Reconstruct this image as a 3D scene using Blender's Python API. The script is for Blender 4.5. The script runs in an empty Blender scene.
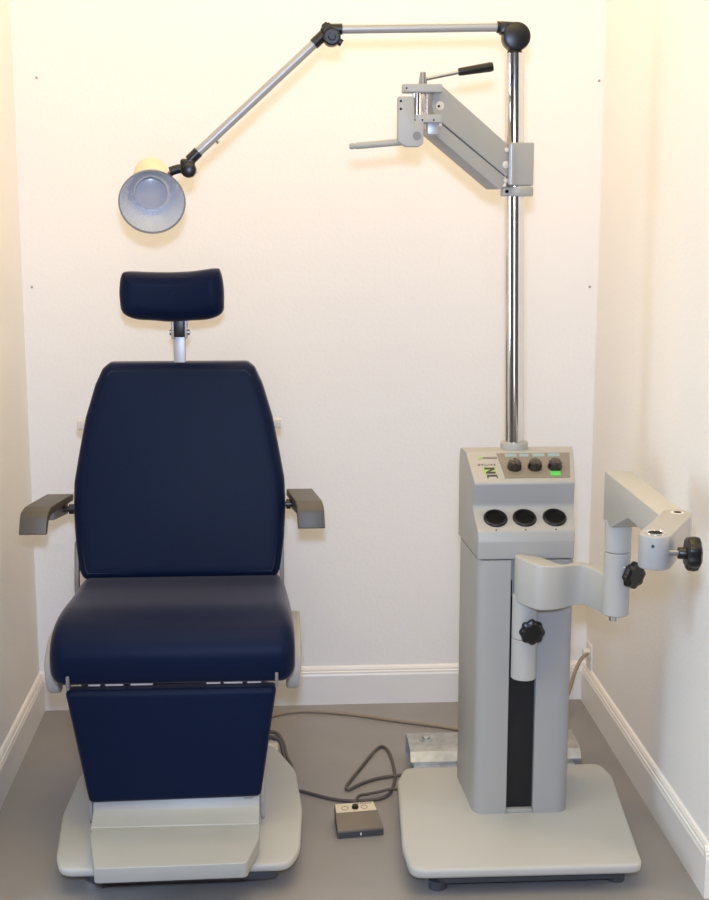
import bpy, bmesh, math, random
from mathutils import Vector, Matrix
random.seed(4)
SC = bpy.context.scene
COL = SC.collection
PI = math.pi

# ------------------------------------------------------------------ materials
def lin(c):
    return tuple(((v/255)/12.92 if v/255 <= .04045 else (((v/255)+.055)/1.055)**2.4) for v in c)

def mat(name, rgb, rough=.5, metal=0., spec=.5, bump=0., bscale=200., var=0., vscale=6., coat=0.):
    m = bpy.data.materials.new(name); m.use_nodes = True
    nt = m.node_tree; b = nt.nodes['Principled BSDF']
    c = lin(rgb)
    b.inputs['Base Color'].default_value = (*c, 1)
    b.inputs['Roughness'].default_value = rough
    b.inputs['Metallic'].default_value = metal
    b.inputs['Specular IOR Level'].default_value = spec
    b.inputs['Coat Weight'].default_value = coat
    tc = nt.nodes.new('ShaderNodeTexCoord')
    if var:
        n = nt.nodes.new('ShaderNodeTexNoise'); n.inputs['Scale'].default_value = vscale
        n.inputs['Detail'].default_value = 5
        nt.links.new(tc.outputs['Object'], n.inputs['Vector'])
        r = nt.nodes.new('ShaderNodeValToRGB')
        r.color_ramp.elements[0].position = .3; r.color_ramp.elements[1].position = .7
        r.color_ramp.elements[0].color = (*[v*(1-var) for v in c], 1)
        r.color_ramp.elements[1].color = (*[min(1, v*(1+var)) for v in c], 1)
        nt.links.new(n.outputs['Fac'], r.inputs['Fac'])
        nt.links.new(r.outputs['Color'], b.inputs['Base Color'])
    if bump:
        n2 = nt.nodes.new('ShaderNodeTexNoise'); n2.inputs['Scale'].default_value = bscale
        n2.inputs['Detail'].default_value = 3
        nt.links.new(tc.outputs['Object'], n2.inputs['Vector'])
        bp = nt.nodes.new('ShaderNodeBump'); bp.inputs['Strength'].default_value = bump
        bp.inputs['Distance'].default_value = .003
        nt.links.new(n2.outputs['Fac'], bp.inputs['Height'])
        nt.links.new(bp.outputs['Normal'], b.inputs['Normal'])
    return m

M = dict(
    wall=mat('wall_paint', (243, 241, 238), .75, bump=.25, bscale=90),
    ceil=mat('ceiling_paint', (235, 232, 228), .9),
    room=mat('room_paint', (138, 136, 132), .9),
    trim=mat('trim_gloss_paint', (240, 238, 234), .35),
    floor=mat('floor_grey_paint', (143, 140, 138), .42, bump=.05, bscale=30, var=.05, vscale=5),
    cream=mat('powder_coat_cream', (164, 163, 160), .45, bump=.04, bscale=500),
    armc=mat('swing_arm_cream', (182, 181, 176), .45, bump=.04, bscale=500),
    pad=mat('base_cream', (180, 181, 178), .5, bump=.04, bscale=400, var=.02, vscale=8),
    foot=mat('footplate_cream', (166, 168, 165), .42, var=.02, vscale=10),
    navy=mat('navy_vinyl', (7, 22, 51), .46, spec=.11, bump=.12, bscale=350, var=.05, vscale=3),
    seam=mat('navy_seam', (18, 26, 46), .6),
    arm=mat('armrest_grey', (80, 76, 68), .42, bump=.1, bscale=600),
    armd=mat('armrest_bracket', (120, 118, 118), .45),
    black=mat('black_plastic', (16, 16, 18), .35),
    blackm=mat('black_matte', (12, 12, 13), .6, bump=.1, bscale=300),
    chrome=mat('chrome', (225, 225, 228), .10, metal=1),
    steel=mat('brushed_steel', (165, 165, 168), .3, metal=1),
    alu=mat('painted_aluminium', (172, 172, 174), .38, metal=.35),
    galv=mat('galvanised_sheet', (185, 188, 188), .48, metal=.85, var=.18, vscale=35, bump=.3, bscale=60),
    reflect=mat('hammered_reflector', (238, 242, 250), .34, metal=.6, bump=1.0, bscale=220),
    rim=mat('shade_rim', (150, 150, 152), .4, metal=.4),
    bulb=mat('frosted_bulb', (176, 178, 192), .25, spec=.6),
    housing=mat('lamp_housing_cream', (226, 208, 180), .45),
    taupe=mat('panel_taupe', (128, 121, 110), .5),
    knob=mat('knob_dark_brown', (34, 28, 24), .2, coat=.5),
    green=mat('label_green', (95, 205, 90), .5),
    olive=mat('logo_green', (150, 185, 100), .6),
    ink=mat('ink_dark', (62, 58, 52), .6),
    blue=mat('label_pale_blue', (138, 165, 172), .6),
    white=mat('white_plastic', (228, 226, 222), .4),
    cabled=mat('cable_dark_grey', (88, 82, 78), .5),
    cableb=mat('cable_beige', (150, 136, 116), .5),
    fsw=mat('foot_control_grey', (112, 104, 94), .45),
    fswd=mat('foot_control_dark', (66, 70, 76), .45),
    fplate=mat('foot_control_plate', (214, 204, 182), .4),
    washer=mat('screw_cap_white', (215, 210, 202), .3),
    hole=mat('hole_dark', (12, 12, 12), .6, spec=.15),
)

_b = M['navy'].node_tree.nodes['Principled BSDF']
_b.inputs['Sheen Weight'].default_value = .21
_b.inputs['Sheen Roughness'].default_value = .35
_b.inputs['Sheen Tint'].default_value = (1, .88, .86, 1)

# ------------------------------------------------------------------ mesh tools
def merge(bm, tmp, Mx=None):
    if Mx is not None: bmesh.ops.transform(tmp, matrix=Mx, verts=tmp.verts)
    bmesh.ops.recalc_face_normals(tmp, faces=tmp.faces)
    me = bpy.data.meshes.new('t'); tmp.to_mesh(me); tmp.free()
    bm.from_mesh(me); bpy.data.meshes.remove(me)

def B(): return bmesh.new()

def bev(tmp, edges, r, seg=3):
    if r > 0: bmesh.ops.bevel(tmp, geom=edges, offset=r, segments=seg, profile=.5, affect='EDGES', clamp_overlap=True)

def box(bm, c, s, r=0, Mx=None, seg=3):
    t = B(); bmesh.ops.create_cube(t, size=1)
    for v in t.verts: v.co = Vector((v.co.x*s[0], v.co.y*s[1], v.co.z*s[2]))
    bev(t, t.edges[:], r, seg)
    T = Matrix.Translation(c)
    merge(bm, t, T if Mx is None else T @ Mx)
    return bm

def prism(bm, poly, a0, a1, f, r=0, seg=3, warp=None):
    """extrude a 2-D polygon from a0 to a1; f(u,v,a)->xyz"""
    t = B()
    v0 = [t.verts.new(f(u, v, a0)) for u, v in poly]
    v1 = [t.verts.new(f(u, v, a1)) for u, v in poly]
    n = len(poly)
    t.faces.new(v0); t.faces.new(v1[::-1])
    for i in range(n): t.faces.new((v0[i], v1[i], v1[(i+1) % n], v0[(i+1) % n]))
    bmesh.ops.recalc_face_normals(t, faces=t.faces)
    if r > 0: bev(t, [e for e in t.edges if e.calc_face_angle(0) > .45], r, seg)
    if warp:
        for v in t.verts: v.co = warp(v.co)
    merge(bm, t); return bm

XY = lambda u, v, a: (u, v, a)
YZ = lambda u, v, a: (a, u, v)
XZ = lambda u, v, a: (u, a, v)

def fillet(pts, rad, seg=6):
    out = []; n = len(pts)
    for i in range(n):
        p = Vector(pts[i]); a = Vector(pts[i-1]); b = Vector(pts[(i+1) % n])
        r = rad[i] if isinstance(rad, (list, tuple)) else rad
        d1 = (a-p); d2 = (b-p)
        if r <= 0: out.append(tuple(p)); continue
        l1, l2 = d1.length, d2.length; d1.normalize(); d2.normalize()
        ang = d1.angle(d2); t = min(r/math.tan(ang/2), .49*l1, .49*l2)
        p0 = p+d1*t; p1 = p+d2*t
        for k in range(seg+1):
            s = k/seg
            out.append(tuple(p0*(1-s)**2 + p*2*s*(1-s) + p1*s*s))
    return out

def dense(pts, step):
    out = []; n = len(pts)
    for i in range(n):
        a = Vector(pts[i]); b = Vector(pts[(i+1) % n]); k = max(1, int((b-a).length/step))
        for j in range(k): out.append(tuple(a.lerp(b, j/k)))
    return out

def spline(pts, n=8, closed=False):
    P = [Vector(p) for p in pts]; out = []
    m = len(P)
    rng = range(m) if closed else range(m-1)
    for i in rng:
        if closed: p0, p1, p2, p3 = P[i-1], P[i], P[(i+1) % m], P[(i+2) % m]
        else: p0, p1, p2, p3 = P[max(i-1, 0)], P[i], P[i+1], P[min(i+2, m-1)]
        for k in range(n):
            t = k/n
            out.append(.5*((2*p1)+(p2-p0)*t+(2*p0-5*p1+4*p2-p3)*t*t+(3*p1-p0-3*p2+p3)*t**3))
    if not closed: out.append(P[-1])
    return [tuple(v) for v in out]

def loft(bm, rings, cap0=True, cap1=True, closed=True):
    t = B(); R = [[t.verts.new(p) for p in r] for r in rings]; n = len(R[0])
    for a, b in zip(R, R[1:]):
        for i in range(n if closed else n-1):
            t.faces.new((a[i], a[(i+1) % n], b[(i+1) % n], b[i]))
    if cap0: t.faces.new(R[0])
    if cap1: t.faces.new(R[-1][::-1])
    merge(bm, t); return bm

def cushion(bm, outline, th, er, dome, f, step=.012, back_er=None, seg=7):
    """puffed pad: 2-D outline, thickness th along w, rounded edge er, front dome; f(u,v,w)->xyz"""
    o = [Vector(p) for p in dense(outline, step)]; n = len(o)
    area = sum(o[i].x*o[(i+1) % n].y-o[(i+1) % n].x*o[i].y for i in range(n))
    sg = 1 if area > 0 else -1
    nor = []
    for i in range(n):
        d = (o[(i+2) % n]-o[i-2]); nor.append(Vector((-d.y, d.x)).normalized()*sg)   # inward
    c = sum(o, Vector((0, 0)))/n
    ber = er if back_er is None else back_er
    rings = []
    def off(d):
        q = [o[i]+nor[i]*d for i in range(n)]
        for _ in range(int(d*500)):
            q = [(q[i-1]+q[i]*2+q[(i+1) % n])/4 for i in range(n)]
        return q
    us = [p.x for p in o]; vs_ = [p.y for p in o]
    cu, hu, cv, hv = (max(us)+min(us))/2, (max(us)-min(us))/2, (max(vs_)+min(vs_))/2, (max(vs_)-min(vs_))/2
    def dm(p):
        a = max(0, 1-abs((p.x-cu)/hu)**2.2); b = max(0, 1-abs((p.y-cv)/hv)**2.2)
        return dome*a*b
    def ring(inset, w, d=0):
        return [f(p.x, p.y, w+d*dm(p)) for p in off(inset)]
    for k in range(seg+1):
        a = -PI/2+PI/2*k/seg; rings.append(ring(ber*(1-math.cos(a)), -th/2+ber+ber*math.sin(a)))
    for k in range(seg+1):
        a = PI/2*k/seg; rings.append(ring(er*(1-math.cos(a)), th/2-er+er*math.sin(a), (k/seg)**2))
    inner = off(er)
    for k in range(1, 16):
        sc = 1-k/16
        rings.append([f(q.x, q.y, th/2+dm(q)) for q in (c+(p-c)*sc for p in inner)])
    loft(bm, rings); return bm

def tube(bm, pts, r, seg=12, cap=True, rad=None):
    P = [Vector(p) for p in pts]; rings = []
    up = None
    for i, p in enumerate(P):
        d = (P[min(i+1, len(P)-1)]-P[max(i-1, 0)]).normalized()
        if up is None:
            up = d.orthogonal().normalized()
        else:
            up = (up-d*up.dot(d)).normalized()
        s = d.cross(up); rr = rad[i] if rad else r
        rings.append([tuple(p+(up*math.cos(2*PI*k/seg)+s*math.sin(2*PI*k/seg))*rr) for k in range(seg)])
    loft(bm, rings, cap, cap); return bm

def axis_m(o, d):
    return Matrix.Translation(o) @ Vector(d).normalized().to_track_quat('Z', 'Y').to_matrix().to_4x4()

def lathe(bm, prof, o, d, seg=32, lobes=0, amp=0, cap0=True, cap1=True):
    """prof [(r, t)] around axis d through o"""
    Mx = axis_m(o, d); rings = []
    for r, t in prof:
        ring = []
        for k in range(seg):
            a = 2*PI*k/seg
            rr = r*(1+amp*math.cos(lobes*a)) if lobes else r
            ring.append(tuple(Mx @ Vector((rr*math.cos(a), rr*math.sin(a), t))))
        rings.append(ring)
    loft(bm, rings, cap0, cap1); return bm

def cyl(bm, a, b, r, seg=24, ch=0):
    a = Vector(a); b = Vector(b); L = (b-a).length
    prof = [(r, 0), (r, L)] if ch <= 0 else [(r-ch, 0), (r, ch), (r, L-ch), (r-ch, L)]
    return lathe(bm, prof, a, b-a, seg)

# ------------------------------------------------------------------ objects
ROOTLOC = {}
def thing(name, label, cat, loc, group=None):
    o = bpy.data.objects.new(name, None); COL.objects.link(o); o.location = loc
    o.empty_display_size = .1
    o['label'] = label; o['category'] = cat
    if group: o['group'] = group
    ROOTLOC[o.name] = Vector(loc); return o

def part(name, bm, m, parent, label=None, ang=35, flat=False):
    """bm is in world space; linked as one mesh below its parent"""
    base = ROOTLOC.get(parent.name, Vector((0, 0, 0))) if parent else Vector((0, 0, 0))
    bmesh.ops.translate(bm, verts=bm.verts, vec=-base)
    me = bpy.data.meshes.new(name); bm.to_mesh(me); bm.free()
    if not flat:
        me.polygons.foreach_set('use_smooth', [True]*len(me.polygons))
        me.set_sharp_from_angle(angle=math.radians(ang))
    me.materials.append(M[m])
    o = bpy.data.objects.new(name, me); COL.objects.link(o)
    if parent:
        o.parent = parent
        ROOTLOC[o.name] = base
    if label: o['label'] = label
    return o

def solo(name, bm, m, label, cat, group=None):
    cx = [v.co for v in bm.verts]
    lo = Vector((sum(c.x for c in cx)/len(cx), sum(c.y for c in cx)/len(cx), min(c.z for c in cx)))
    bmesh.ops.translate(bm, verts=bm.verts, vec=-lo)
    o = part(name, bm, m, None); o.location = lo
    o['label'] = label; o['category'] = cat
    if group: o['group'] = group
    return o

def struct(name, bm, m, ang=35):
    o = part(name, bm, m, None, ang=ang); o['kind'] = 'structure'; return o

# ================================================================== THE BOOTH
WX, YF, H = .89, -1.29, 2.9       # half width, front end of the side walls, height
struct('floor', box(B(), (0, -2.6, -.05), (6.4, 5.6, .1)), 'floor')
struct('wall_back', box(B(), (0, .06, H/2), (2*WX+.24, .12, H)), 'wall')
struct('wall_left', box(B(), (-WX-.06, YF/2, H/2), (.12, -YF, H)), 'wall')
struct('wall_right', box(B(), (WX+.06, YF/2, H/2), (.12, -YF, H)), 'wall')
struct('wall_front_right', box(B(), (WX+.12+1.05, YF+.06, H/2), (2.1, .12, H)), 'wall')
struct('wall_front_left', box(B(), (-WX-.12-1.05, YF+.06, H/2), (2.1, .12, H)), 'wall')
struct('ceiling', box(B(), (0, -2.6, H+.05), (6.4, 5.6, .1)), 'ceil')
struct('wall_room_left', box(B(), (-3.1, -3.3, H/2), (.1, 4.1, H)), 'room')
struct('wall_room_right', box(B(), (3.1, -3.3, H/2), (.1, 4.1, H)), 'room')
struct('wall_room_rear', box(B(), (0, -5.35, H/2), (6.3, .1, H)), 'room')

BB = [(0, 0), (.016, 0), (.016, .098), (.0135, .104), (.0135, .109), (.010, .112), (.010, .117), (.006, .124), (0, .127)]
struct('baseboard_back', prism(B(), BB, -WX, WX, lambda u, v, a: (a, -u, v)), 'trim', 20)
struct('baseboard_left', prism(B(), BB, YF+.0005, -.0, lambda u, v, a: (-WX+u, a, v)), 'trim', 20)
struct('baseboard_right', prism(B(), BB, YF+.0005, -.0, lambda u, v, a: (WX-u, a, v)), 'trim', 20)
struct('baseboard_front_right', prism(B(), BB, WX-.016, 2.9, lambda u, v, a: (a, YF-u, v)), 'trim', 20)
struct('baseboard_front_left', prism(B(), BB, -2.9, -WX+.016, lambda u, v, a: (a, YF-u, v)), 'trim', 20)

for nm, (x, z), lb in (
        ('nail', (-.861, 1.359), 'small nail head in back wall beside left corner, level with the headrest'),
        ('nail', (.864, 1.354), 'small nail head in back wall beside right corner, level with the pole middle'),
        ('nail', (-.821, 1.978), 'small nail head high on back wall near left corner'),
        ('nail', (.873, 1.978), 'small nail head high on back wall near right corner')):
    solo(nm, lathe(B(), [(.0012, -.004), (.0012, .004), (.004, .004), (.0038, .006)], (x, 0, z), (0, -1, 0), 12), 'steel', lb, 'nail', 'nails in the back wall')

# ================================================================== EXAM CHAIR
CX = -.372
ch = thing('exam_chair', 'navy blue upholstered examination chair with headrest, armrests and cream footplate', 'chair', (CX, -.88, 0))
# base pad
pad = fillet([(-.60, -.50), (-.665, -.69), (-.674, -.93), (-.655, -1.15), (-.635, -1.222), (-.10, -1.222), (-.072, -1.15), (-.062, -.93), (-.075, -.69), (-.14, -.50)],
             [.07, .2, .3, .2, .045, .045, .2, .3, .2, .07], 8)
part('base_pad', prism(B(), pad, .053, .075, XY, .008), 'pad', ch)
part('ballast_plate', prism(B(), fillet([(-.58, -.56), (-.58, -1.195), (-.125, -1.195), (-.125, -.56)], .03), .02, .054, XY, .003), 'fswd', ch, 'dark metal plate under the base')
for (x, y) in ((-.565, -1.165), (-.26, -1.08), (-.56, -.6), (-.17, -.6)):
    part('levelling_foot', cyl(B(), (x, y, 0), (x, y, .022), .022), 'armd', ch)
# galvanised bracket behind
def bracket(x0, x1, yb, yf, h):
    p = [(yf, .004), (yf, h*.62), (yf+.02, h*.92), (yf+.05, h), (yb-.02, h), (yb, h*.9), (yb, .0), (yb-.004, 0), (yb-.004, h*.86), (yb-.022, h-.004), (yf+.05, h-.004), (yf+.022, h*.88), (yf+.004, h*.6), (yf+.004, .0)]
    return prism(B(), p, x0, x1, YZ)
br = part('floor_bracket', bracket(-.615, -.125, -.36, -.47, .05), 'galv', ch, 'galvanised sheet bracket behind base')
part('bracket_tongue', box(B(), (CX, -.49, .03), (.3, .1, .006), .001), 'galv', ch)
# lift column
part('lift_column', prism(B(), fillet([(CX-.15, -.55), (CX-.15, -.9), (CX+.15, -.9), (CX+.15, -.55)], .05), .07, .36, XY, .006), 'cream', ch)
part('column_boot', prism(B(), fillet([(CX-.18, -.52), (CX-.18, -.94), (CX+.18, -.94), (CX+.18, -.52)], .06), .07, .11, XY, .015), 'pad', ch)
part('seat_frame', box(B(), (CX-.005, -.80, .40), (.46, .46, .09), .01), 'cream', ch)
# seat: side profile in (y, z), running across x
sp = spline([(-.545, .50), (-.545, .585), (-.59, .606), (-.72, .609), (-.84, .616), (-.93, .620), (-1.0, .611), (-1.045, .588), (-1.073, .545), (-1.070, .495), (-1.048, .464), (-.96, .453), (-.75, .462), (-.60, .475)], 5, True)
def seat_map(u, v, w):
    t = (-u-.56)/.5                      # 0 rear .. 1 front
    hw = 1 + .072*max(0, min(1, t))
    return (-.380+.005*t + w*hw, u, v)
part('seat', cushion(B(), sp, .552, .035, .006, seat_map, .012), 'navy', ch)
# bright hinge strips between seat and leg rest, and the two hinge plates at its corners
for x0, x1 in ((-.580, -.551), (-.539, -.495), (-.478, -.425), (-.295, -.261), (-.253, -.207), (-.196, -.162)):
    part('hinge_leaf', box(B(), ((x0+x1)/2, -1.035, .4612), (x1-x0, .02, .006), .001), 'washer', ch, 'pale metal hinge leaf')
for x in (-.624, -.124):
    part('hinge_plate', box(B(), (x, -1.062, .477), (.008, .030, .034), .002), 'armd', ch)
# side covers
for s, x in ((-1, -.692), (1, -.076)):
    p = spline([(-.60, .50), (-.72, .515), (-.83, .515), (-.895, .490), (-.925, .45), (-.925, .405), (-.90, .392), (-.86, .40), (-.80, .42), (-.62, .43)], 6, True)
    def sm(u, v, a, x=x, s=s):
        return (x + a - s*max(0, (.47-v))*.12, u, v)
    part('side_cover', prism(B(), p, -.016, .016, sm, .007), 'cream', ch)
# back rest
def bk(u, v, w):
    # v is height z of the front face; plane leans back
    y = -.62+(v-.6)*.21
    return (u, y-w+.04, v+w*.0)
half = [(.6, .262), (.63, .276), (.703, .284), (.786, .289), (.86, .287), (.93, .275), (1.03, .256), (1.12, .229), (1.165, .208), (1.18, .188)]
cxs = lambda z: -.386 if z > 1.1 else -.384
bo = [(-.385-w, z) for z, w in half] + [(-.385+w, z) for z, w in reversed(half)]
bo = fillet(bo, [.02, .03, .06, .1, .1, .1, .1, .05, .03, .02, .02, .03, .05, .1, .1, .1, .1, .06, .03, .02], 4)
part('backrest', cushion(B(), bo, .08, .026, .008, bk, .012), 'navy', ch)
# stitched seam ring just inside the edge
def inset(o, d):
    o = [Vector(p) for p in dense(o, .012)]; n = len(o); out = []
    ar = sum(o[i].x*o[(i+1) % n].y-o[(i+1) % n].x*o[i].y for i in range(n)); sg = 1 if ar > 0 else -1
    for i in range(n):
        t = o[(i+2) % n]-o[i-2]; out.append(o[i]+Vector((-t.y, t.x)).normalized()*sg*d)
    return out
ins = inset(bo, .021)
ring = [bk(p.x, p.y, .0385) for p in ins]
part('seam', tube(B(), ring+[ring[0]], .0018, 6), 'seam', ch, 'stitched seam along the backrest edge')
# shell behind the back cushion
sh = [tuple(p) for p in inset(bo, .004)]
part('back_shell', prism(B(), sh, -.055, -.036, lambda u, v, a: bk(u, v, a)), 'cream', ch)
for x in (-.666, -.108):
    t = B()
    for z0, z1 in ((.52, .70),):
        prism(t, [(-.585, .50), (-.610, .50), (-.610, .60), (-.580, .70), (-.560, .70), (-.585, .60)], x-.006, x+.006, YZ, .002)
    part('recline_arm', t, 'armd', ch)
part('back_bar', box(B(), (-.387, -.475, 1.008), (.562, .02, .026), .003), 'washer', ch, 'grey bar across the back')
# head rest
ho = spline([(-.531, 1.417), (-.518, 1.429), (-.46, 1.427), (-.399, 1.426), (-.34, 1.429), (-.278, 1.437), (-.265, 1.428), (-.258, 1.395), (-.257, 1.35), (-.262, 1.318), (-.296, 1.300), (-.35, 1.295), (-.402, 1.292), (-.45, 1.296), (-.499, 1.301), (-.531, 1.32), (-.537, 1.36), (-.536, 1.39)], 4, True)
part('headrest', cushion(B(), ho, .095, .036, .006, lambda u, v, w: (u, -.5-w+.02*(1-((u+.397)/.14)**2)-(v-1.36)*.08, v), .008), 'navy', ch)
part('headrest_post', box(B(), (-.3825, -.47, 1.17), (.032, .012, .17), .002), 'alu', ch, 'flat grey metal post')
fk = part('headrest_fork', box(B(), (-.399, -.475, 1.273), (.007, .03, .055), .002), 'alu', ch)
part('headrest_fork', box(B(), (-.363, -.475, 1.273), (.007, .03, .055), .002), 'alu', ch)
part('tilt_joint', box(B(), (-.381, -.475, 1.275), (.029, .026, .05), .003), 'black', fk, 'black tilt joint')
for x in (-.404, -.357):
    part('screw', lathe(B(), [(.008, -.003), (.008, .003), (.005, .005)], (x, -.475, 1.262), (1 if x > -.38 else -1, 0, 0), 12), 'steel', fk)
# arm rests
for s, xf, xb in ((-1, -.763, -.722), (1, -.028, -.057)):
    base = .812 if s < 0 else .819
    prof = fillet([(-.475, base+.002), (-.64, base+.003), (-.674, base-.008), (-.690, base-.063), (-.681, base-.063), (-.660, base-.018), (-.63, base-.016), (-.475, base-.018)],
                  [.006, .03, .03, .004, .003, .02, .02, .006], 6)
    def am(u, v, a, xf=xf, xb=xb):
        t = (-u-.475)/.21
        return (xb+(xf-xb)*t+a*(1+.10*(1 if v < 0 else 0)), u, v)
    ar = part('armrest', prism(B(), prof, -.036, .036, am, .006), 'arm', ch, 'dark grey armrest pad with drooping front')
    t = B()
    prism(t, [(-.49, base-.016), (-.60, base-.016), (-.60, base-.045), (-.49, base-.052)], -.026, .026, am, .004)
    part('armrest_bracket', t, 'armd', ar)
    xs = -.672 if s < 0 else -.100
    t = B(); cyl(t, (xs-s*.01, -.53, base-.03), (xb-s*.016, -.53, base-.03), .008, 14)
    lathe(t, [(.014, -.006), (.014, .006)], (xs+s*.012, -.53, base-.03), (1, 0, 0), 16)
    part('armrest_pivot', t, 'black', ar)
# leg rest: trapezium, rounded
lo = fillet([(-.634, .455), (-.585, .165), (-.166, .171), (-.124, .455)], [.012, .016, .016, .012], 5)
part('leg_rest', cushion(B(), lo, .05, .014, .006, lambda u, v, w: (u, -1.045-w, v), .012), 'navy', ch)
for x in (-.588, -.163):
    part('leg_rest_arm', prism(B(), [(-1.00, .19), (-1.022, .19), (-1.022, .10), (-1.012, .088), (-1.0, .088)], x-.005, x+.005, YZ, .002), 'alu', ch)
    part('leg_rest_link', box(B(), (x*.86-.052, -.97, .3), (.014, .012, .3), .003), 'alu', ch)
# foot plate
t = B()
fp = fillet([(-.577, -1.062), (-.570, -1.16), (-.541, -1.318), (-.196, -1.310), (-.170, -1.190), (-.170, -1.055)], [.003, .02, .012, .016, .02, .003], 5)
prism(t, fp, .088, .125, XY, .005)
foot = part('footplate', t, 'foot', ch, 'cream footplate with tapered front')
ap = [(-1.040, .176), (-1.052, .176), (-1.056, .170), (-1.064, .145), (-1.082, .134), (-1.115, .127), (-1.118, .120), (-1.05, .110), (-1.040, .115)]
part('apron', prism(B(), ap, -.576, -.1705, YZ, .002), 'foot', foot)
for x in (-.553, -.197):
    t = B(); cyl(t, (x-.012, -1.058, .172), (x+.012, -1.058, .172), .006, 12)
    part('hinge_clip', t, 'steel', foot)

# ================================================================== INSTRUMENT STAND
st = thing('instrument_stand', 'cream instrument stand with chrome pole, jointed lamp and swing arms', 'instrument stand', (.48, -.97, 0))
so = fillet([(.225, -.692), (.197, -.78), (.188, -.95), (.176, -1.15), (.185, -1.272), (.735, -1.276), (.748, -1.15), (.768, -.95), (.786, -.78), (.772, -.695)],
            [.04, .05, .3, .1, .04, .035, .1, .3, .05, .035], 8)
part('base_pad', prism(B(), so, .050, .075, XY, .008), 'pad', st)
part('ballast_plate', prism(B(), fillet([(.25, -.74), (.25, -1.24), (.70, -1.24), (.70, -.74)], .03), .02, .051, XY, .003), 'fswd', st, 'dark plate under the base')
for (x, y) in ((.255, -1.215), (.69, -1.2), (.26, -.76), (.7, -.76)):
    part('levelling_foot', cyl(B(), (x, y, 0), (x, y, .022), .022), 'fswd', st)
fb = part('floor_bracket', bracket(.252, .742, -.44, -.60, .078), 'galv', st, 'galvanised sheet bracket behind base')
part('bracket_tongue', box(B(), (.49, -.65, .035), (.46, .12, .008), .001), 'galv', st)
for x in (.305, .69):
    part('bolt', lathe(B(), [(.02, 0), (.02, .003), (.011, .004), (.011, .011), (.009, .012)], (x, -.51, .077), (0, 0, 1), 6), 'galv', fb)

def flare(co):
    xl = .3735-(co.y+.99)*.05; xr = .613+(co.y+.99)*.17
    k = (co.x-.373)/.24
    return Vector((xl+(xr-xl)*k, co.y, co.z))
# lower column with the front slot
cp = fillet([(.373, -.745), (.373, -.993), (.4565, -.993), (.4565, -.970), (.525, -.970), (.525, -.993), (.613, -.993), (.613, -.745)],
            [.02, .03, .002, .001, .001, .002, .03, .02], 6)
colm = part('column', prism(B(), cp, .075, .743, XY, 0, warp=flare), 'cream', st)
part('slot_strip', box(B(), (.4915, -.972, .365), (.067, .006, .56)), 'blackm', colm, 'black strip in the column slot')
part('slot_sill', box(B(), (.4915, -.979, .08), (.067, .02, .009), .001), 'cream', colm)
# console head
cs = fillet([(-.73, .7455), (-.73, .984), (-.815, .984), (-.937, .926), (-.914, .858), (-.985, .815), (-.992, .79), (-.992, .7455)],
            [.004, .03, .012, .008, .02, .012, .02, .003], 5)
cons = part('console', prism(B(), cs, .373, .613, YZ, .010, 3, warp=flare), 'cream', st)
# control panel on the sloping top
PA, PB = Vector((0, -.815, .984)), Vector((0, -.937, .926))
PD = (PB-PA).normalized(); PN = Vector((0, PD.z, -PD.y)); PN = PN if PN.z > 0 else -PN
def pan(x, y, lift=0):
    t = (y+.815)/(-.122)
    p = PA.lerp(PB, t)+PN*lift
    return (x, p.y, p.z)
def sheet(poly, l0, l1):
    return prism(B(), poly, l0, l1, lambda u, v, a: pan(u, v, a))
cpn = part('control_panel', sheet([(.4425, -.824), (.631, -.824), (.6135, -.919), (.4495, -.919)], -.002, .0012), 'taupe', cons, 'taupe control panel')
for x0, x1 in ((.463, .493), (.500, .524), (.534, .565), (.574, .604)):
    part('panel_label', sheet([(x0, -.827), (x1, -.827), (x1-.001, -.8385), (x0-.001, -.8385)], .001, .0017), 'blue', cpn, 'pale blue printed label')
part('indicator', sheet([(.5665, -.897), (.5925, -.897), (.591, -.913), (.5655, -.913)], .001, .003), 'green', cpn, 'green lit key')
for x in (.479, .531, .582):
    kb = lathe(B(), [(.0185, 0), (.0185, .006), (.0168, .010), (.0165, .017), (.0125, .021), (.004, .022)], pan(x, -.880, .001), PN, 28)
    part('knob', kb, 'knob', cons, 'dark glossy dial knob')

def text_mesh(s, size, font_align='LEFT', spacing=1.0):
    cu = bpy.data.curves.new('lettering', 'FONT'); cu.body = s; cu.size = size; cu.space_character = spacing
    cu.align_x = font_align; cu.extrude = .0; cu.resolution_u = 3
    o = bpy.data.objects.new('lettering', cu); COL.objects.link(o)
    dg = bpy.context.evaluated_depsgraph_get(); dg.update()
    me = bpy.data.meshes.new_from_object(o.evaluated_get(dg))
    bpy.data.objects.remove(o); bpy.data.curves.remove(cu)
    t = B(); t.from_mesh(me); bpy.data.meshes.remove(me); return t

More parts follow.
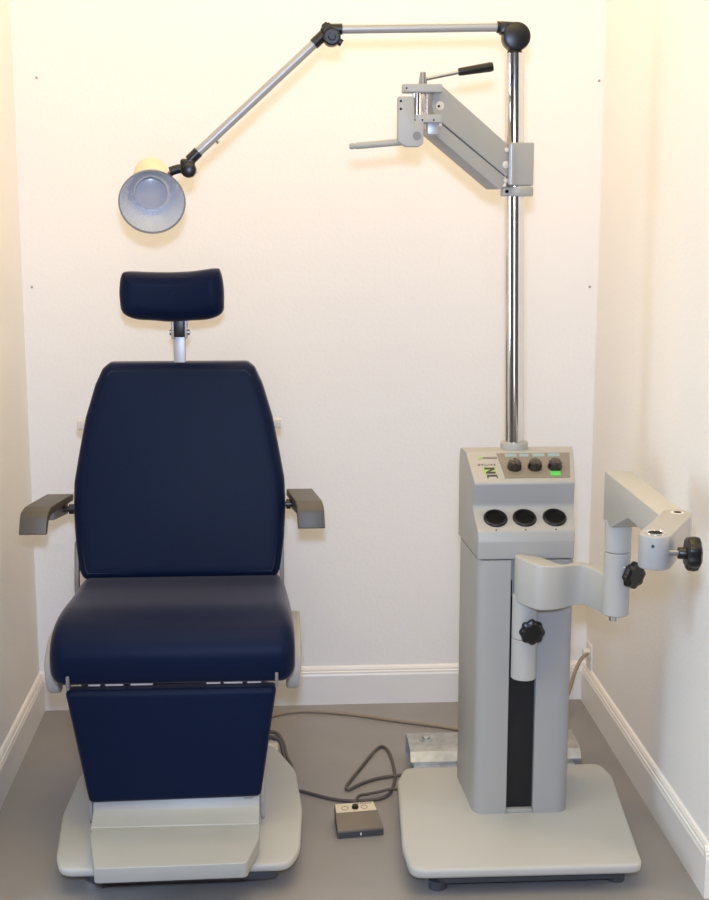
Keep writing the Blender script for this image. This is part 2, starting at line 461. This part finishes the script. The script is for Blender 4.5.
def lettering(name, s, size, x, y, m, spacing=1., stretch=1.):
    t = text_mesh(s, size, spacing=spacing)
    for v in t.verts:
        u, w = v.co.x*stretch, v.co.y
        v.co = Vector(pan(x+u, y+w*.9, .0010))
    r = bmesh.ops.extrude_face_region(t, geom=t.faces[:])
    for g in r['geom']:
        if isinstance(g, bmesh.types.BMVert): g.co += PN*.0005
    return part(name, t, m, cons, flat=True)
lettering('brand_lettering', 'MARCO', .0108, .4045, -.845, 'ink', 1.0, .95)
lettering('model_lettering', 'DELUXE', .0095, .3875, -.871, 'ink', 1.55, .95)
part('brand_mark', sheet([(.3905, -.845), (.398, -.834), (.403, -.839), (.397, -.846)], .0004, .0012), 'olive', cons)
lg = part('logo', sheet([(.397, -.878), (.430, -.878), (.430, -.902), (.400, -.902)], .0002, .001), 'olive', cons, 'green square logo')
part('logo_stroke', sheet([(.4025, -.8795), (.4285, -.8795), (.4285, -.886), (.414, -.895), (.4285, -.895), (.4285, -.9015), (.4045, -.9015), (.4045, -.896), (.4185, -.886), (.4025, -.886)], .0008, .0016), 'ink', lg)
t = sheet([(.4055, -.906), (.4315, -.906), (.4315, -.918), (.4285, -.918), (.4285, -.912), (.4085, -.912), (.4085, -.918), (.4055, -.918)], .0002, .001)
part('logo_base', t, 'ink', lg)

# instrument wells in the ledge
LA, LB = Vector((0, -.914, .858)), Vector((0, -.985, .815))
LD = (LB-LA).normalized(); LN = Vector((0, LD.z, -LD.y)); LN = LN if LN.z > 0 else -LN
for x in (.4225, .4955, .571):
    o = LA.lerp(LB, .46); o = Vector((x, o.y, o.z))
    w = part('instrument_well', lathe(B(), [(.030, -.002), (.030, .003), (.028, .0055), (.0245, .0058), (.0235, .003), (.0225, .001), (.001, .0008)], o, LN, 36, cap1=False), 'black', cons, 'round black instrument well')
    part('well_bottom', lathe(B(), [(.0222, .0012), (.0222, .0016)], o, LN, 28), 'hole', w)
    q = Vector((x-.003, -.9815, .8175)); part('well_mark', lathe(B(), [(.002, -.001), (.002, .0012)], q, LN, 10), 'ink', w)

# pole
p0 = Vector((.4975, -.77, .98)); p1 = Vector((.477, -.77, 1.972))
pole = part('pole', cyl(B(), p0, p1, .0245, 40), 'chrome', st, 'chrome pole', 25)
part('pole_flange', lathe(B(), [(.036, 0), (.036, .014), (.034, .018), (.0245, .018)], p0+Vector((0, 0, .003)), p1-p0, 36), 'cream', pole)
PX = lambda z: p0.x+(p1.x-p0.x)*(z-p0.z)/(p1.z-p0.z)

# ---- lamp arm
AY = -.77
a0, a1 = Vector((.440, AY, 2.0345)), Vector((.045, AY, 2.0265))
arm1 = part('lamp_arm', cyl(B(), a0, a1, .0112, 20), 'alu', st, 'grey tube of the lamp arm')
t = B()
tube(t, [(.432, AY, 2.0345), (.462, AY, 2.0335)], .0145, 18)
lathe(t, [(.026, -.024), (.033, -.021), (.035, -.012), (.035, .012), (.033, .021), (.026, .024)], (.479, AY, 2.011), (0, -1, 0), 32)
box(t, (.462, AY, 2.031), (.05, .034, .030), .006)
lathe(t, [(.023, 0), (.019, .006), (.017, .014), (.022, .03)], (.4772, AY, 1.968), (0, 0, 1), 24)
kn = part('knuckle', t, 'black', arm1, 'black elbow joint')
t = B(); tube(t, [(.479+.0362*math.cos(a), AY-.006, 2.018+.020*math.sin(a)*.4+.003*math.cos(a)) for a in [PI*i/14 for i in range(15)]], .0012, 6)
part('joint_ring', lathe(B(), [(.0353, -.002), (.0357, 0), (.0353, .002)], (.479, AY, 2.0115), (0, -1, 0), 32, cap0=False, cap1=False), 'steel', kn)
# elbow
e = Vector((.0185, AY, 2.009))
t = B()
tube(t, [(.052, AY, 2.0268), (.02, AY, 2.0262)], .0135, 16)
tube(t, [(-.018, AY, 1.9905), (.010, AY, 2.016)], .0138, 16)
lathe(t, [(.017, -.022), (.021, -.019), (.0225, -.01), (.0225, .01), (.021, .019), (.017, .022)], (.026, AY, 2.007), (0, -1, 0), 26)
box(t, (.0155, AY, 2.024), (.03, .034, .026), .006, Matrix.Rotation(-.7, 4, 'Y'))
box(t, (.010, AY, 2.034), (.016, .03, .012), .003, Matrix.Rotation(-.7, 4, 'Y'))
tube(t, [(.04, AY, 2.0), (.051, AY, 1.993)], .009, 12)
kn = part('knuckle', t, 'black', arm1, 'black elbow joint')
part('thumb_screw', lathe(B(), [(.009, 0), (.010, .004), (.008, .008)], (.026, AY-.022, 2.007), (0, -1, 0), 14), 'black', kn)
# lower tube
b0, b1 = Vector((-.012, AY, 1.996)), Vector((-.318, AY, 1.720))
arm2 = part('lamp_arm', cyl(B(), b0, b1, .0115, 20), 'alu', st, 'grey tube of the lamp arm')
part('arm_screw', lathe(B(), [(.004, 0), (.004, .014)], (-.262, AY, 1.765), (.67, 0, -.74), 10), 'steel', arm2)
t = B()
tube(t, [(-.303, AY, 1.734), (-.326, AY, 1.712)], .0138, 16)
lathe(t, [(.014, -.02), (.0185, -.017), (.0195, -.008), (.0195, .008), (.0185, .017), (.014, .02)], (-.328, AY, 1.690), (0, -1, 0), 24)
box(t, (-.330, AY, 1.702), (.036, .028, .03), .007)
tube(t, [(-.332, AY, 1.692), (-.352, AY, 1.693), (-.374, AY, 1.686)], .0115, 14)
kn = part('knuckle', t, 'black', arm2, 'black joint at the lamp')
# lamp head
LC = Vector((-.422, -.745, 1.612))
AX = Vector((.085, -.93, -.35)).normalized()
lamp = part('lamp_shade', lathe(B(), [(.046, -.078), (.052, -.070), (.066, -.050), (.077, -.025), (.0825, -.004), (.0835, 0), (.0835, .002), (.0805, .002), (.0805, -.003), (.075, -.024), (.064, -.048), (.050, -.067), (.044, -.074)], LC, AX, 48, cap0=False, cap1=False), 'rim', st, 'round grey lamp shade')
part('reflector', lathe(B(), [(.0800, -.004), (.0745, -.0245), (.0635, -.0475), (.0495, -.0665), (.040, -.0735), (.026, -.080)], LC, AX, 48, cap0=False, cap1=False), 'reflect', lamp, 'hammered silver reflector')
BO = LC+Vector((-.002, 0, .006))
part('bulb', lathe(B(), [(.020, -.098), (.024, -.088), (.036, -.066), (.0405, -.050), (.041, -.044), (.0395, -.040), (.030, -.0365), (.015, -.0350), (.001, -.0345)], BO, AX, 36), 'bulb', lamp, 'frosted reflector bulb')
part('lamp_housing', lathe(B(), [(.046, -.070), (.047, -.190), (.044, -.215), (.030, -.238), (.012, -.246)], LC, AX, 32), 'housing', lamp, 'cream lamp housing')
part('lamp_stem', tube(B(), [(-.366, AY, 1.690), (-.370, -.72, 1.690), (-.380, -.675, 1.682), (-.398, -.655, 1.668)], .008, 10), 'black', lamp)

# ---- refractor arm
AL = math.radians(20)
O = Vector((.462, -.812, 0)); D = Vector((-math.cos(AL), -math.sin(AL), 0)); N = Vector((-math.sin(AL), math.cos(AL), 0))   # N points rearwards
def ra(s, z, d): return tuple(O+D*s+N*d+Vector((0, 0, z)))
RAM = lambda u, v, a: ra(u, v, a)
up = fillet([(.004, 1.672), (.0, 1.72), (.006, 1.752), (.196, 1.891), (.206, 1.885), (.214, 1.84), (.205, 1.812)], [.003, .01, .01, .006, .006, .02, .003], 4)
rarm = part('refractor_arm', prism(B(), up, 0, .060, RAM, .0025), 'cream', st, 'cream counterbalanced refractor arm')
lw = fillet([(.004, 1.669), (.022, 1.640), (.206, 1.772), (.214, 1.785), (.205, 1.808)], [.003, .008, .006, .004, .003], 4)
part('lower_link', prism(B(), lw, .003, .066, RAM, .0025), 'cream', rarm)
for s, z, r in ((.196, 1.879, .006), (.1935, 1.838, .011), (.194, 1.795, .006), (.008, 1.738, .006), (.010, 1.702, .009), (.009, 1.664, .006)):
    part('screw_cap', lathe(B(), [(r, -.002), (r, .002), (r*.8, .0032)], ra(s, z, 0), -N, 18), 'washer', rarm)
part('screw_hole', lathe(B(), [(.003, 0), (.003, .0042)], ra(.198, 1.837, -.001), -N, 10), 'hole', rarm)
# sleeve on the pole
R20 = Matrix.Rotation(AL, 4, 'Z')
sx = PX(1.70)+.010
t = B()
prism(t, fillet([(sx-.030, AY-.040), (sx+.034, AY-.030), (sx+.036, AY+.030), (sx-.028, AY+.034)], [.010, .010, .012, .012], 5), 1.652, 1.757, XY, .004)
slv = part('pole_sleeve', t, 'cream', rarm)
part('sleeve_hinge', cyl(B(), (sx-.026, AY-.046, 1.655), (sx-.026, AY-.046, 1.752), .0075, 14), 'alu', rarm)
t = B(); lathe(t, [(.039, 0), (.041, .003), (.041, .021), (.039, .024)], (PX(1.64)+.006, AY, 1.626), (0, 0, 1), 32)
box(t, (PX(1.64)-.026, AY-.024, 1.638), (.02, .02, .022), .003)
clp = part('clamp_collar', t, 'cream', rarm)
part('clamp_screw', lathe(B(), [(.0045, 0), (.0045, .004)], (PX(1.64)-.025, AY-.034, 1.638), (0, -1, 0), 10), 'hole', rarm)
# yoke at the left end
YL = -.895
for z, x0, x1 in ((1.8765, .188, .282), (1.8065, .212, .282)):
    part('yoke_lug', prism(B(), fillet([(x0, YL-.018), (x1, YL-.018), (x1, YL+.03), (x0, YL+.03)], [.012, .003, .003, .012], 5), z-.0095, z+.0095, XY, .002), 'cream', rarm)
box_t = box(B(), (.262, YL+.012, 1.784), (.03, .034, .03), .003)
part('yoke_foot', box_t, 'alu', rarm)
for x, z in ((.197, 1.876), (.216, 1.803), (.235, 1.803), (.262, 1.803)):
    part('set_screw', lathe(B(), [(.0022, 0), (.0022, .0015)], (x, YL-.0175, z), (0, -1, 0), 8), 'hole', rarm)
part('pivot_pin', cyl(B(), (.224, YL+.004, 1.812), (.224, YL+.004, 1.870), .0125, 24), 'chrome', rarm, 'chrome pivot pin')
part('pivot_pin', cyl(B(), (.2465, YL+.008, 1.812), (.2465, YL+.008, 1.870), .005, 16), 'chrome', rarm, 'chrome pivot pin')
part('lever_hub', lathe(B(), [(.011, 0), (.0105, .006), (.007, .030), (.006, .031)], (.238, YL+.006, 1.884), (0, 0, 1), 20), 'steel', rarm, 'tapered metal lever hub')
part('lever_rod', cyl(B(), (.243, YL+.006, 1.899), (.325, YL+.006, 1.9155), .0045, 12), 'steel', rarm)
part('lever_grip', lathe(B(), [(.007, 0), (.0095, .003), (.0115, .078), (.010, .084)], (.322, YL+.006, 1.9155), (.0785, 0, .0125), 20), 'black', rarm, 'black lever grip')
# block with the short horizontal rod
t = B()
prism(t, fillet([(.177, 1.857), (.196, 1.857), (.214, 1.857), (.216, 1.80), (.237, 1.80), (.238, 1.741), (.196, 1.741), (.177, 1.753)], [.003, 0, .003, .003, .004, .016, .016, .003], 5), YL-.022, YL+.016, XZ, .002)
bk_ = part('mounting_block', t, 'cream', rarm)
for z in (1.846, 1.828):
    part('block_screw', lathe(B(), [(.003, 0), (.003, .0015)], (.183, YL-.0215, z), (0, -1, 0), 8), 'hole', rarm)
part('block_cap', lathe(B(), [(.010, 0), (.010, .0015)], (.222, YL-.0215, 1.766), (0, -1, 0), 20), 'armd', rarm)
rd = [(.062, 1.7425), (.066, 1.7425), (.072, 1.743), (.075, 1.743), (.079, 1.7432), (.2, 1.754)]
t = B(); tube(t, [(x, YL-.004, z) for x, z in rd], .007, 16, True, [.0055, .0075, .0075, .0058, .0078, .0085])
part('mounting_rod', t, 'cream', rarm)

# ---- slit lamp arm
post = (.4915, -1.0)
t = B(); cyl(t, (*post, .443), (*post, .5465), .0315, 32, .0015); cyl(t, (*post, .548), (*post, .66), .0315, 32, .0015)
pst = part('arm_post', t, 'armc', st)
part('hairline_slot', box(B(), (.4585, -.984, .58), (.004, .006, .22)), 'hole', colm, 'dark slot edge beside the post')
def lobed(name, o, d, parent, r=.030, shaft=.02):
    t = B()
    lathe(t, [(r*.86, shaft), (r, shaft+.004), (r*1.02, shaft+.011), (r*.96, shaft+.017), (r*.72, shaft+.0195), (r*.68, shaft+.0205), (.002, shaft+.021)], o, d, 64, 8, .06)
    lathe(t, [(.012, shaft*.35), (.0125, shaft+.006)], o, d, 20)
    k = part(name, t, 'black', parent, 'black lobed clamp knob')
    t = B(); lathe(t, [(.006, -.004), (.006, shaft*.5)], o, d, 14)
    part('clamp_bolt', t, 'steel', k); return k
lobed('clamp_knob', Vector((.500, -1.028, .576)), (0.05, -1, 0.02), pst, .030, .012)
# lower S-shaped casting, plan view
front = spline([(.463, -1.000), (.468, -1.030), (.487, -1.066), (.511, -1.092), (.559, -1.080), (.607, -1.045), (.634, -1.050), (.650, -1.088), (.6565, -1.12)], 6)
back = spline([(.718, -1.12), (.712, -1.085), (.690, -1.040), (.645, -1.015), (.605, -1.022), (.576, -1.050), (.556, -1.046), (.538, -1.016), (.516, -.9945), (.497, -.9935), (.476, -.9935)], 6)
t = B()
prism(t, [(x, y) for x, y in front+back], .643, .748, XY, .003, 3, lambda c: Vector((c.x, c.y, c.z+(.57-c.x)*(.12 if c.z > .69 else .03))))
low = part('swing_arm', t, 'armc', st, 'cream curved lower swing arm')
CY = (.687, -1.12)
t = B(); cyl(t, (*CY, .641), (*CY, .796), .0315, 36, .003); cyl(t, (*CY, .798), (*CY, .872), .0315, 36, .001)
part('pivot_barrel', t, 'armc', low)
part('barrel_bolt', cyl(B(), (CY[0]-.006, CY[1]-.012, .630), (CY[0]-.006, CY[1]-.012, .6415), .012, 14), 'chrome', low)
lobed('clamp_knob', Vector((.702, -1.142, .752)), (.50, -.86, -.08), low, .031, .018)
part('clamp_screw', cyl(B(), (.697, -1.150, .763), (.712, -1.162, .763), .006, 12), 'chrome', low)
# upper arm, side profile in (y, z)
ua = fillet([(-1.088, .984), (-1.565, .984), (-1.565, .921), (-1.305, .921), (-1.165, .866), (-1.088, .866)], [.004, .004, .004, .02, .006, .004], 4)
t = B()
prism(t, ua, .658, .719, YZ, .0035)
upa = part('swing_arm', t, 'armc', st, 'cream upper swing arm reaching forward')
# short arm: capsule in plan
c0, c1 = Vector((.697, -1.535)), Vector((.604, -1.705)); dd = (c1-c0).normalized(); nn = Vector((-dd.y, dd.x)); R_ = .0305
cap = [tuple(c0-dd*0+nn*R_*math.cos(a)-dd*R_*math.sin(a)) for a in [PI-PI*i/14 for i in range(15)]]
cap2 = [tuple(c1+nn*R_*math.cos(a)+dd*R_*math.sin(a)) for a in [PI*i/14 for i in range(15)]]
t = B(); prism(t, cap+cap2, .920, .986, XY, .003)
sha = part('end_arm', t, 'cream', st, 'cream short end arm with socket')
part('socket_ring', lathe(B(), [(.020, -.002), (.020, .001), (.0185, .002), (.0165, .001), (.014, -.0015)], (c1.x, c1.y, .987), (0, 0, 1), 32, cap0=True, cap1=True), 'chrome', sha, 'chrome socket ring')
part('socket_hole', lathe(B(), [(.0135, -.001), (.0135, .0014)], (c1.x, c1.y, .9866), (0, 0, 1), 28), 'hole', sha)
part('pivot_cap', lathe(B(), [(.014, -.001), (.014, .0008), (.012, .0012)], (c0.x, c0.y, .986), (0, 0, 1), 28), 'washer', sha)
part('pivot_hole', lathe(B(), [(.008, -.001), (.008, .0012)], (c0.x+.001, c0.y-.001, .9866), (0, 0, 1), 20), 'hole', sha)
part('set_screw', lathe(B(), [(.003, -.001), (.003, .0012)], (c1.x-.012, c1.y-.0286, .968), (-.40, -.9, 0), 10), 'ink', sha)
kx = Vector((.628, -1.722, .952))
t = B()
lathe(t, [(.0105, .016), (.0115, .018), (.0115, .034)], kx, (.99, -.10, -.02), 22)
lathe(t, [(.026, .030), (.031, .034), (.033, .046), (.031, .054), (.024, .058), (.002, .059)], kx, (.99, -.10, -.02), 64, 7, .055)
kb = part('clamp_knob', t, 'black', sha, 'black lobed clamp knob')
part('clamp_bolt', lathe(B(), [(.006, -.01), (.006, .017)], kx, (.99, -.10, -.02), 14), 'steel', kb)

# ================================================================== FOOT CONTROL
fr = math.radians(7)
FO = Vector((.077, -.862, 0))
fc = thing('foot_control', 'small grey foot control box on the floor between chair and stand', 'foot switch', FO)
Rz = Matrix.Rotation(fr, 4, 'Z')
def fm(u, v, a):
    # u across (a), profile in (y,z)
    k = .0535+(.0065)*(-(u)/.085)
    p = Rz @ Vector((a*k, u, v)); return tuple(FO+p)
pr = [(.010, .0), (-.088, .0), (-.088, .022), (-.034, .040), (-.031, .043), (.010, .048)]
body = part('housing', prism(B(), fillet(pr, [.002, .003, .004, .004, .002, .004], 3), -1, 1, fm, .0025), 'fsw', fc)
part('front_band', prism(B(), [(-.0885, .002), (-.0895, .002), (-.0895, .016), (-.0885, .016)], -.97, .97, fm), 'fswd', fc, 'dark front band')
fpl = part('control_plate', prism(B(), [(-.030, .0425), (.009, .0473), (.009, .0493), (-.030, .0445)], -.96, .96, fm), 'fplate', fc, 'cream control plate')
part('knob', lathe(B(), [(.009, 0), (.009, .005), (.007, .009), (.002, .010)], fm(-.014, .0462, -.02), (0, -.12, 1), 22), 'black', fc, 'round black knob')
def ringmark(a0_, u0):
    pts = [fm(u0+.008*math.sin(k*PI/10), .0446+.123*(u0+.030+.008*math.sin(k*PI/10)), a0_+.16*math.cos(k*PI/10)) for k in range(21)]
    return tube(B(), pts, .0007, 5)
part('printed_symbol', ringmark(-.52, -.013), 'ink', fpl)
part('printed_symbol', ringmark(.42, -.013), 'ink', fpl)
t = B()
for i in range(9):
    prism(t, [(.0005, .0475), (.0065, .0482), (.0065, .0492), (.0005, .0485)], .12+i*.085, .16+i*.085, fm)
part('printed_ticks', t, 'ink', fpl)
part('front_lamp', prism(B(), [(-.0893, .006), (-.0905, .006), (-.0905, .013), (-.0893, .013)], -.03, .03, fm), 'white', fc, 'tiny white lamp')

# ================================================================== CABLES AND OUTLET
def cable(pts, r, z=None):
    P = [(p[0], p[1], p[2] if len(p) > 2 else r) for p in pts]
    return tube(B(), spline(P, 10), r, 8)
solo('power_cable', cable([(-.30, -.33), (-.235, -.22), (-.175, -.151), (-.134, -.112), (-.086, -.089), (-.021, -.084), (.105, -.117), (.26, -.185), (.38, -.235), (.46, -.285), (.5, -.36)], .0055), 'cableb',
     'beige cable along the floor by the back wall, from chair to stand', 'cable')
solo('outlet_cable', cable([(.62, -.30, .006), (.73, -.22, .012), (.786, -.165, .05), (.812, -.13, .083), (.832, -.105, .128), (.855, -.09, .166), (.878, -.075, .178), (.886, -.068, .178)], .006), 'cableb',
     'beige cord rising from behind the stand to the wall outlet', 'cable')
solo('control_cable', cable([(-.15, -.56), (-.11, -.64), (-.075, -.671), (-.055, -.679), (.017, -.727), (.071, -.745), (.14, -.741), (.175, -.717), (.196, -.661), (.208, -.588), (.209, -.483), (.203, -.41), (.186, -.379), (.161, -.415), (.118, -.52), (.082, -.608), (.066, -.656), (.072, -.673), (.111, -.635), (.165, -.602), (.228, -.598, .010), (.244, -.60, .008)], .0048), 'cabled',
     'dark grey cable looped on the floor behind the foot control', 'cable')
solo('foot_control_cable', cable([(.30, -.665, .010), (.224, -.692, .009), (.186, -.701, .0158), (.155, -.708, .012), (.122, -.719, .011), (.094, -.743, .0158), (.078, -.79, .008), (.072, -.835, .018), (.072, -.850, .022)], .0046), 'cabled',
     'short dark grey cable entering the rear of the foot control', 'cable')
solo('chair_cable', cable([(-.22, -.345, .056), (-.173, -.372, .058), (-.149, -.376, .058), (-.127, -.385, .056), (-.112, -.405, .04), (-.100, -.44, .008), (-.088, -.50, .006), (-.082, -.55, .006)], .006), 'cabled',
     'dark grey cable curling off the bracket behind the chair', 'cable')
solo('chair_cable', cable([(-.24, -.39, .056), (-.19, -.40, .057), (-.150, -.41, .057), (-.120, -.425, .048), (-.108, -.46, .015), (-.10, -.52, .006)], .005), 'cabled',
     'thinner dark cable on the bracket behind the chair, nearer the base', 'cable')
ot = thing('wall_outlet', 'white wall outlet low on the right wall behind the stand', 'outlet', (.89, -.062, .158))
part('faceplate', box(B(), (.8875, -.062, .158), (.006, .066, .098), .002), 'white', ot)
pl_ = part('plug', box(B(), (.876, -.066, .178), (.022, .024, .024), .004), 'white', ot)
t = B(); box(t, (.8845, -.062, .136), (.002, .022, .026), .0008)
part('socket', t, 'white', ot)

# ================================================================== LIGHT
def area(name, loc, target, size, power, col, sy=None, spread=PI):
    l = bpy.data.lights.new(name, 'AREA'); l.energy = power; l.color = col
    l.shape = 'RECTANGLE' if sy else 'SQUARE'; l.size = size
    if sy: l.size_y = sy
    l.spread = spread
    o = bpy.data.objects.new(name, l); COL.objects.link(o); o.location = loc
    o.rotation_euler = (Vector(target)-Vector(loc)).to_track_quat('-Z', 'Y').to_euler()
    return o
LIGHTS = [
    ('ceiling_lamp', (0, -.40, 2.87), (0, -.40, 0), 1.4, .3, (12.2, 8.1, 3.9)),
    ('room_fill', (0, -2.1, 2.87), (0, -2.1, 0), 2.0, 1.0, (26, 19.5, 5)),  # added warm overhead fill, evens the booth's back wall; no known fixture
    ('camera_flash', (-.114, -4.10, 1.80), (0, -.3, .95), .10, .10, (27.5, 37, 56)),
    ('side_cool_fill', (-2.9, -2.3, 1.5), (.89, -1.2, .8), 1.0, 1.4, (29, 35, 40)),  # added cool area light for the front of the right wall, not a window
    ('side_warm_fill', (2.9, -2.3, 1.4), (-.89, -1.0, .7), 1.0, 1.4, (32, 24, 15)),  # added warm fill aimed at the left wall; no lamp known there
    ('rear_fill', (-.25, -5.25, 1.35), (-.25, 0, 1.35), 1.0, 1.7, (16, 13.5, 14)),  # added upright area light: soft front fill and bright stripe on the pole
]
for nm, lo_, tg, sx_, sy_, pw in LIGHTS:
    e_ = max(max(pw), 1e-6)
    if e_ > 1e-5: area(nm, lo_, tg, sx_, e_, tuple(v/e_ for v in pw), sy_)

w = bpy.data.worlds.new('world'); SC.world = w; w.use_nodes = True
w.node_tree.nodes['Background'].inputs['Color'].default_value = (.5, .5, .5, 1)
w.node_tree.nodes['Background'].inputs['Strength'].default_value = .0

# ================================================================== CAMERA
cam = bpy.data.cameras.new('camera'); co = bpy.data.objects.new('camera', cam); COL.objects.link(co)
cam.sensor_fit = 'VERTICAL'; cam.sensor_height = 24.0; cam.sensor_width = 24.0
cam.lens = 1330/900*24.0
co.location = (-.11374, -4.14099, 1.6)
th, ps = math.radians(10.354), math.radians(3.323)
fw = Vector((math.sin(ps)*math.cos(th), math.cos(ps)*math.cos(th), -math.sin(th)))
co.rotation_euler = fw.to_track_quat('-Z', 'Y').to_euler()
cam.clip_start = .05
SC.camera = co
vs = SC.view_settings
vs.view_transform = 'Standard'; vs.look = 'None'; vs.exposure = 0; vs.gamma = 1; vs.use_curve_mapping = False
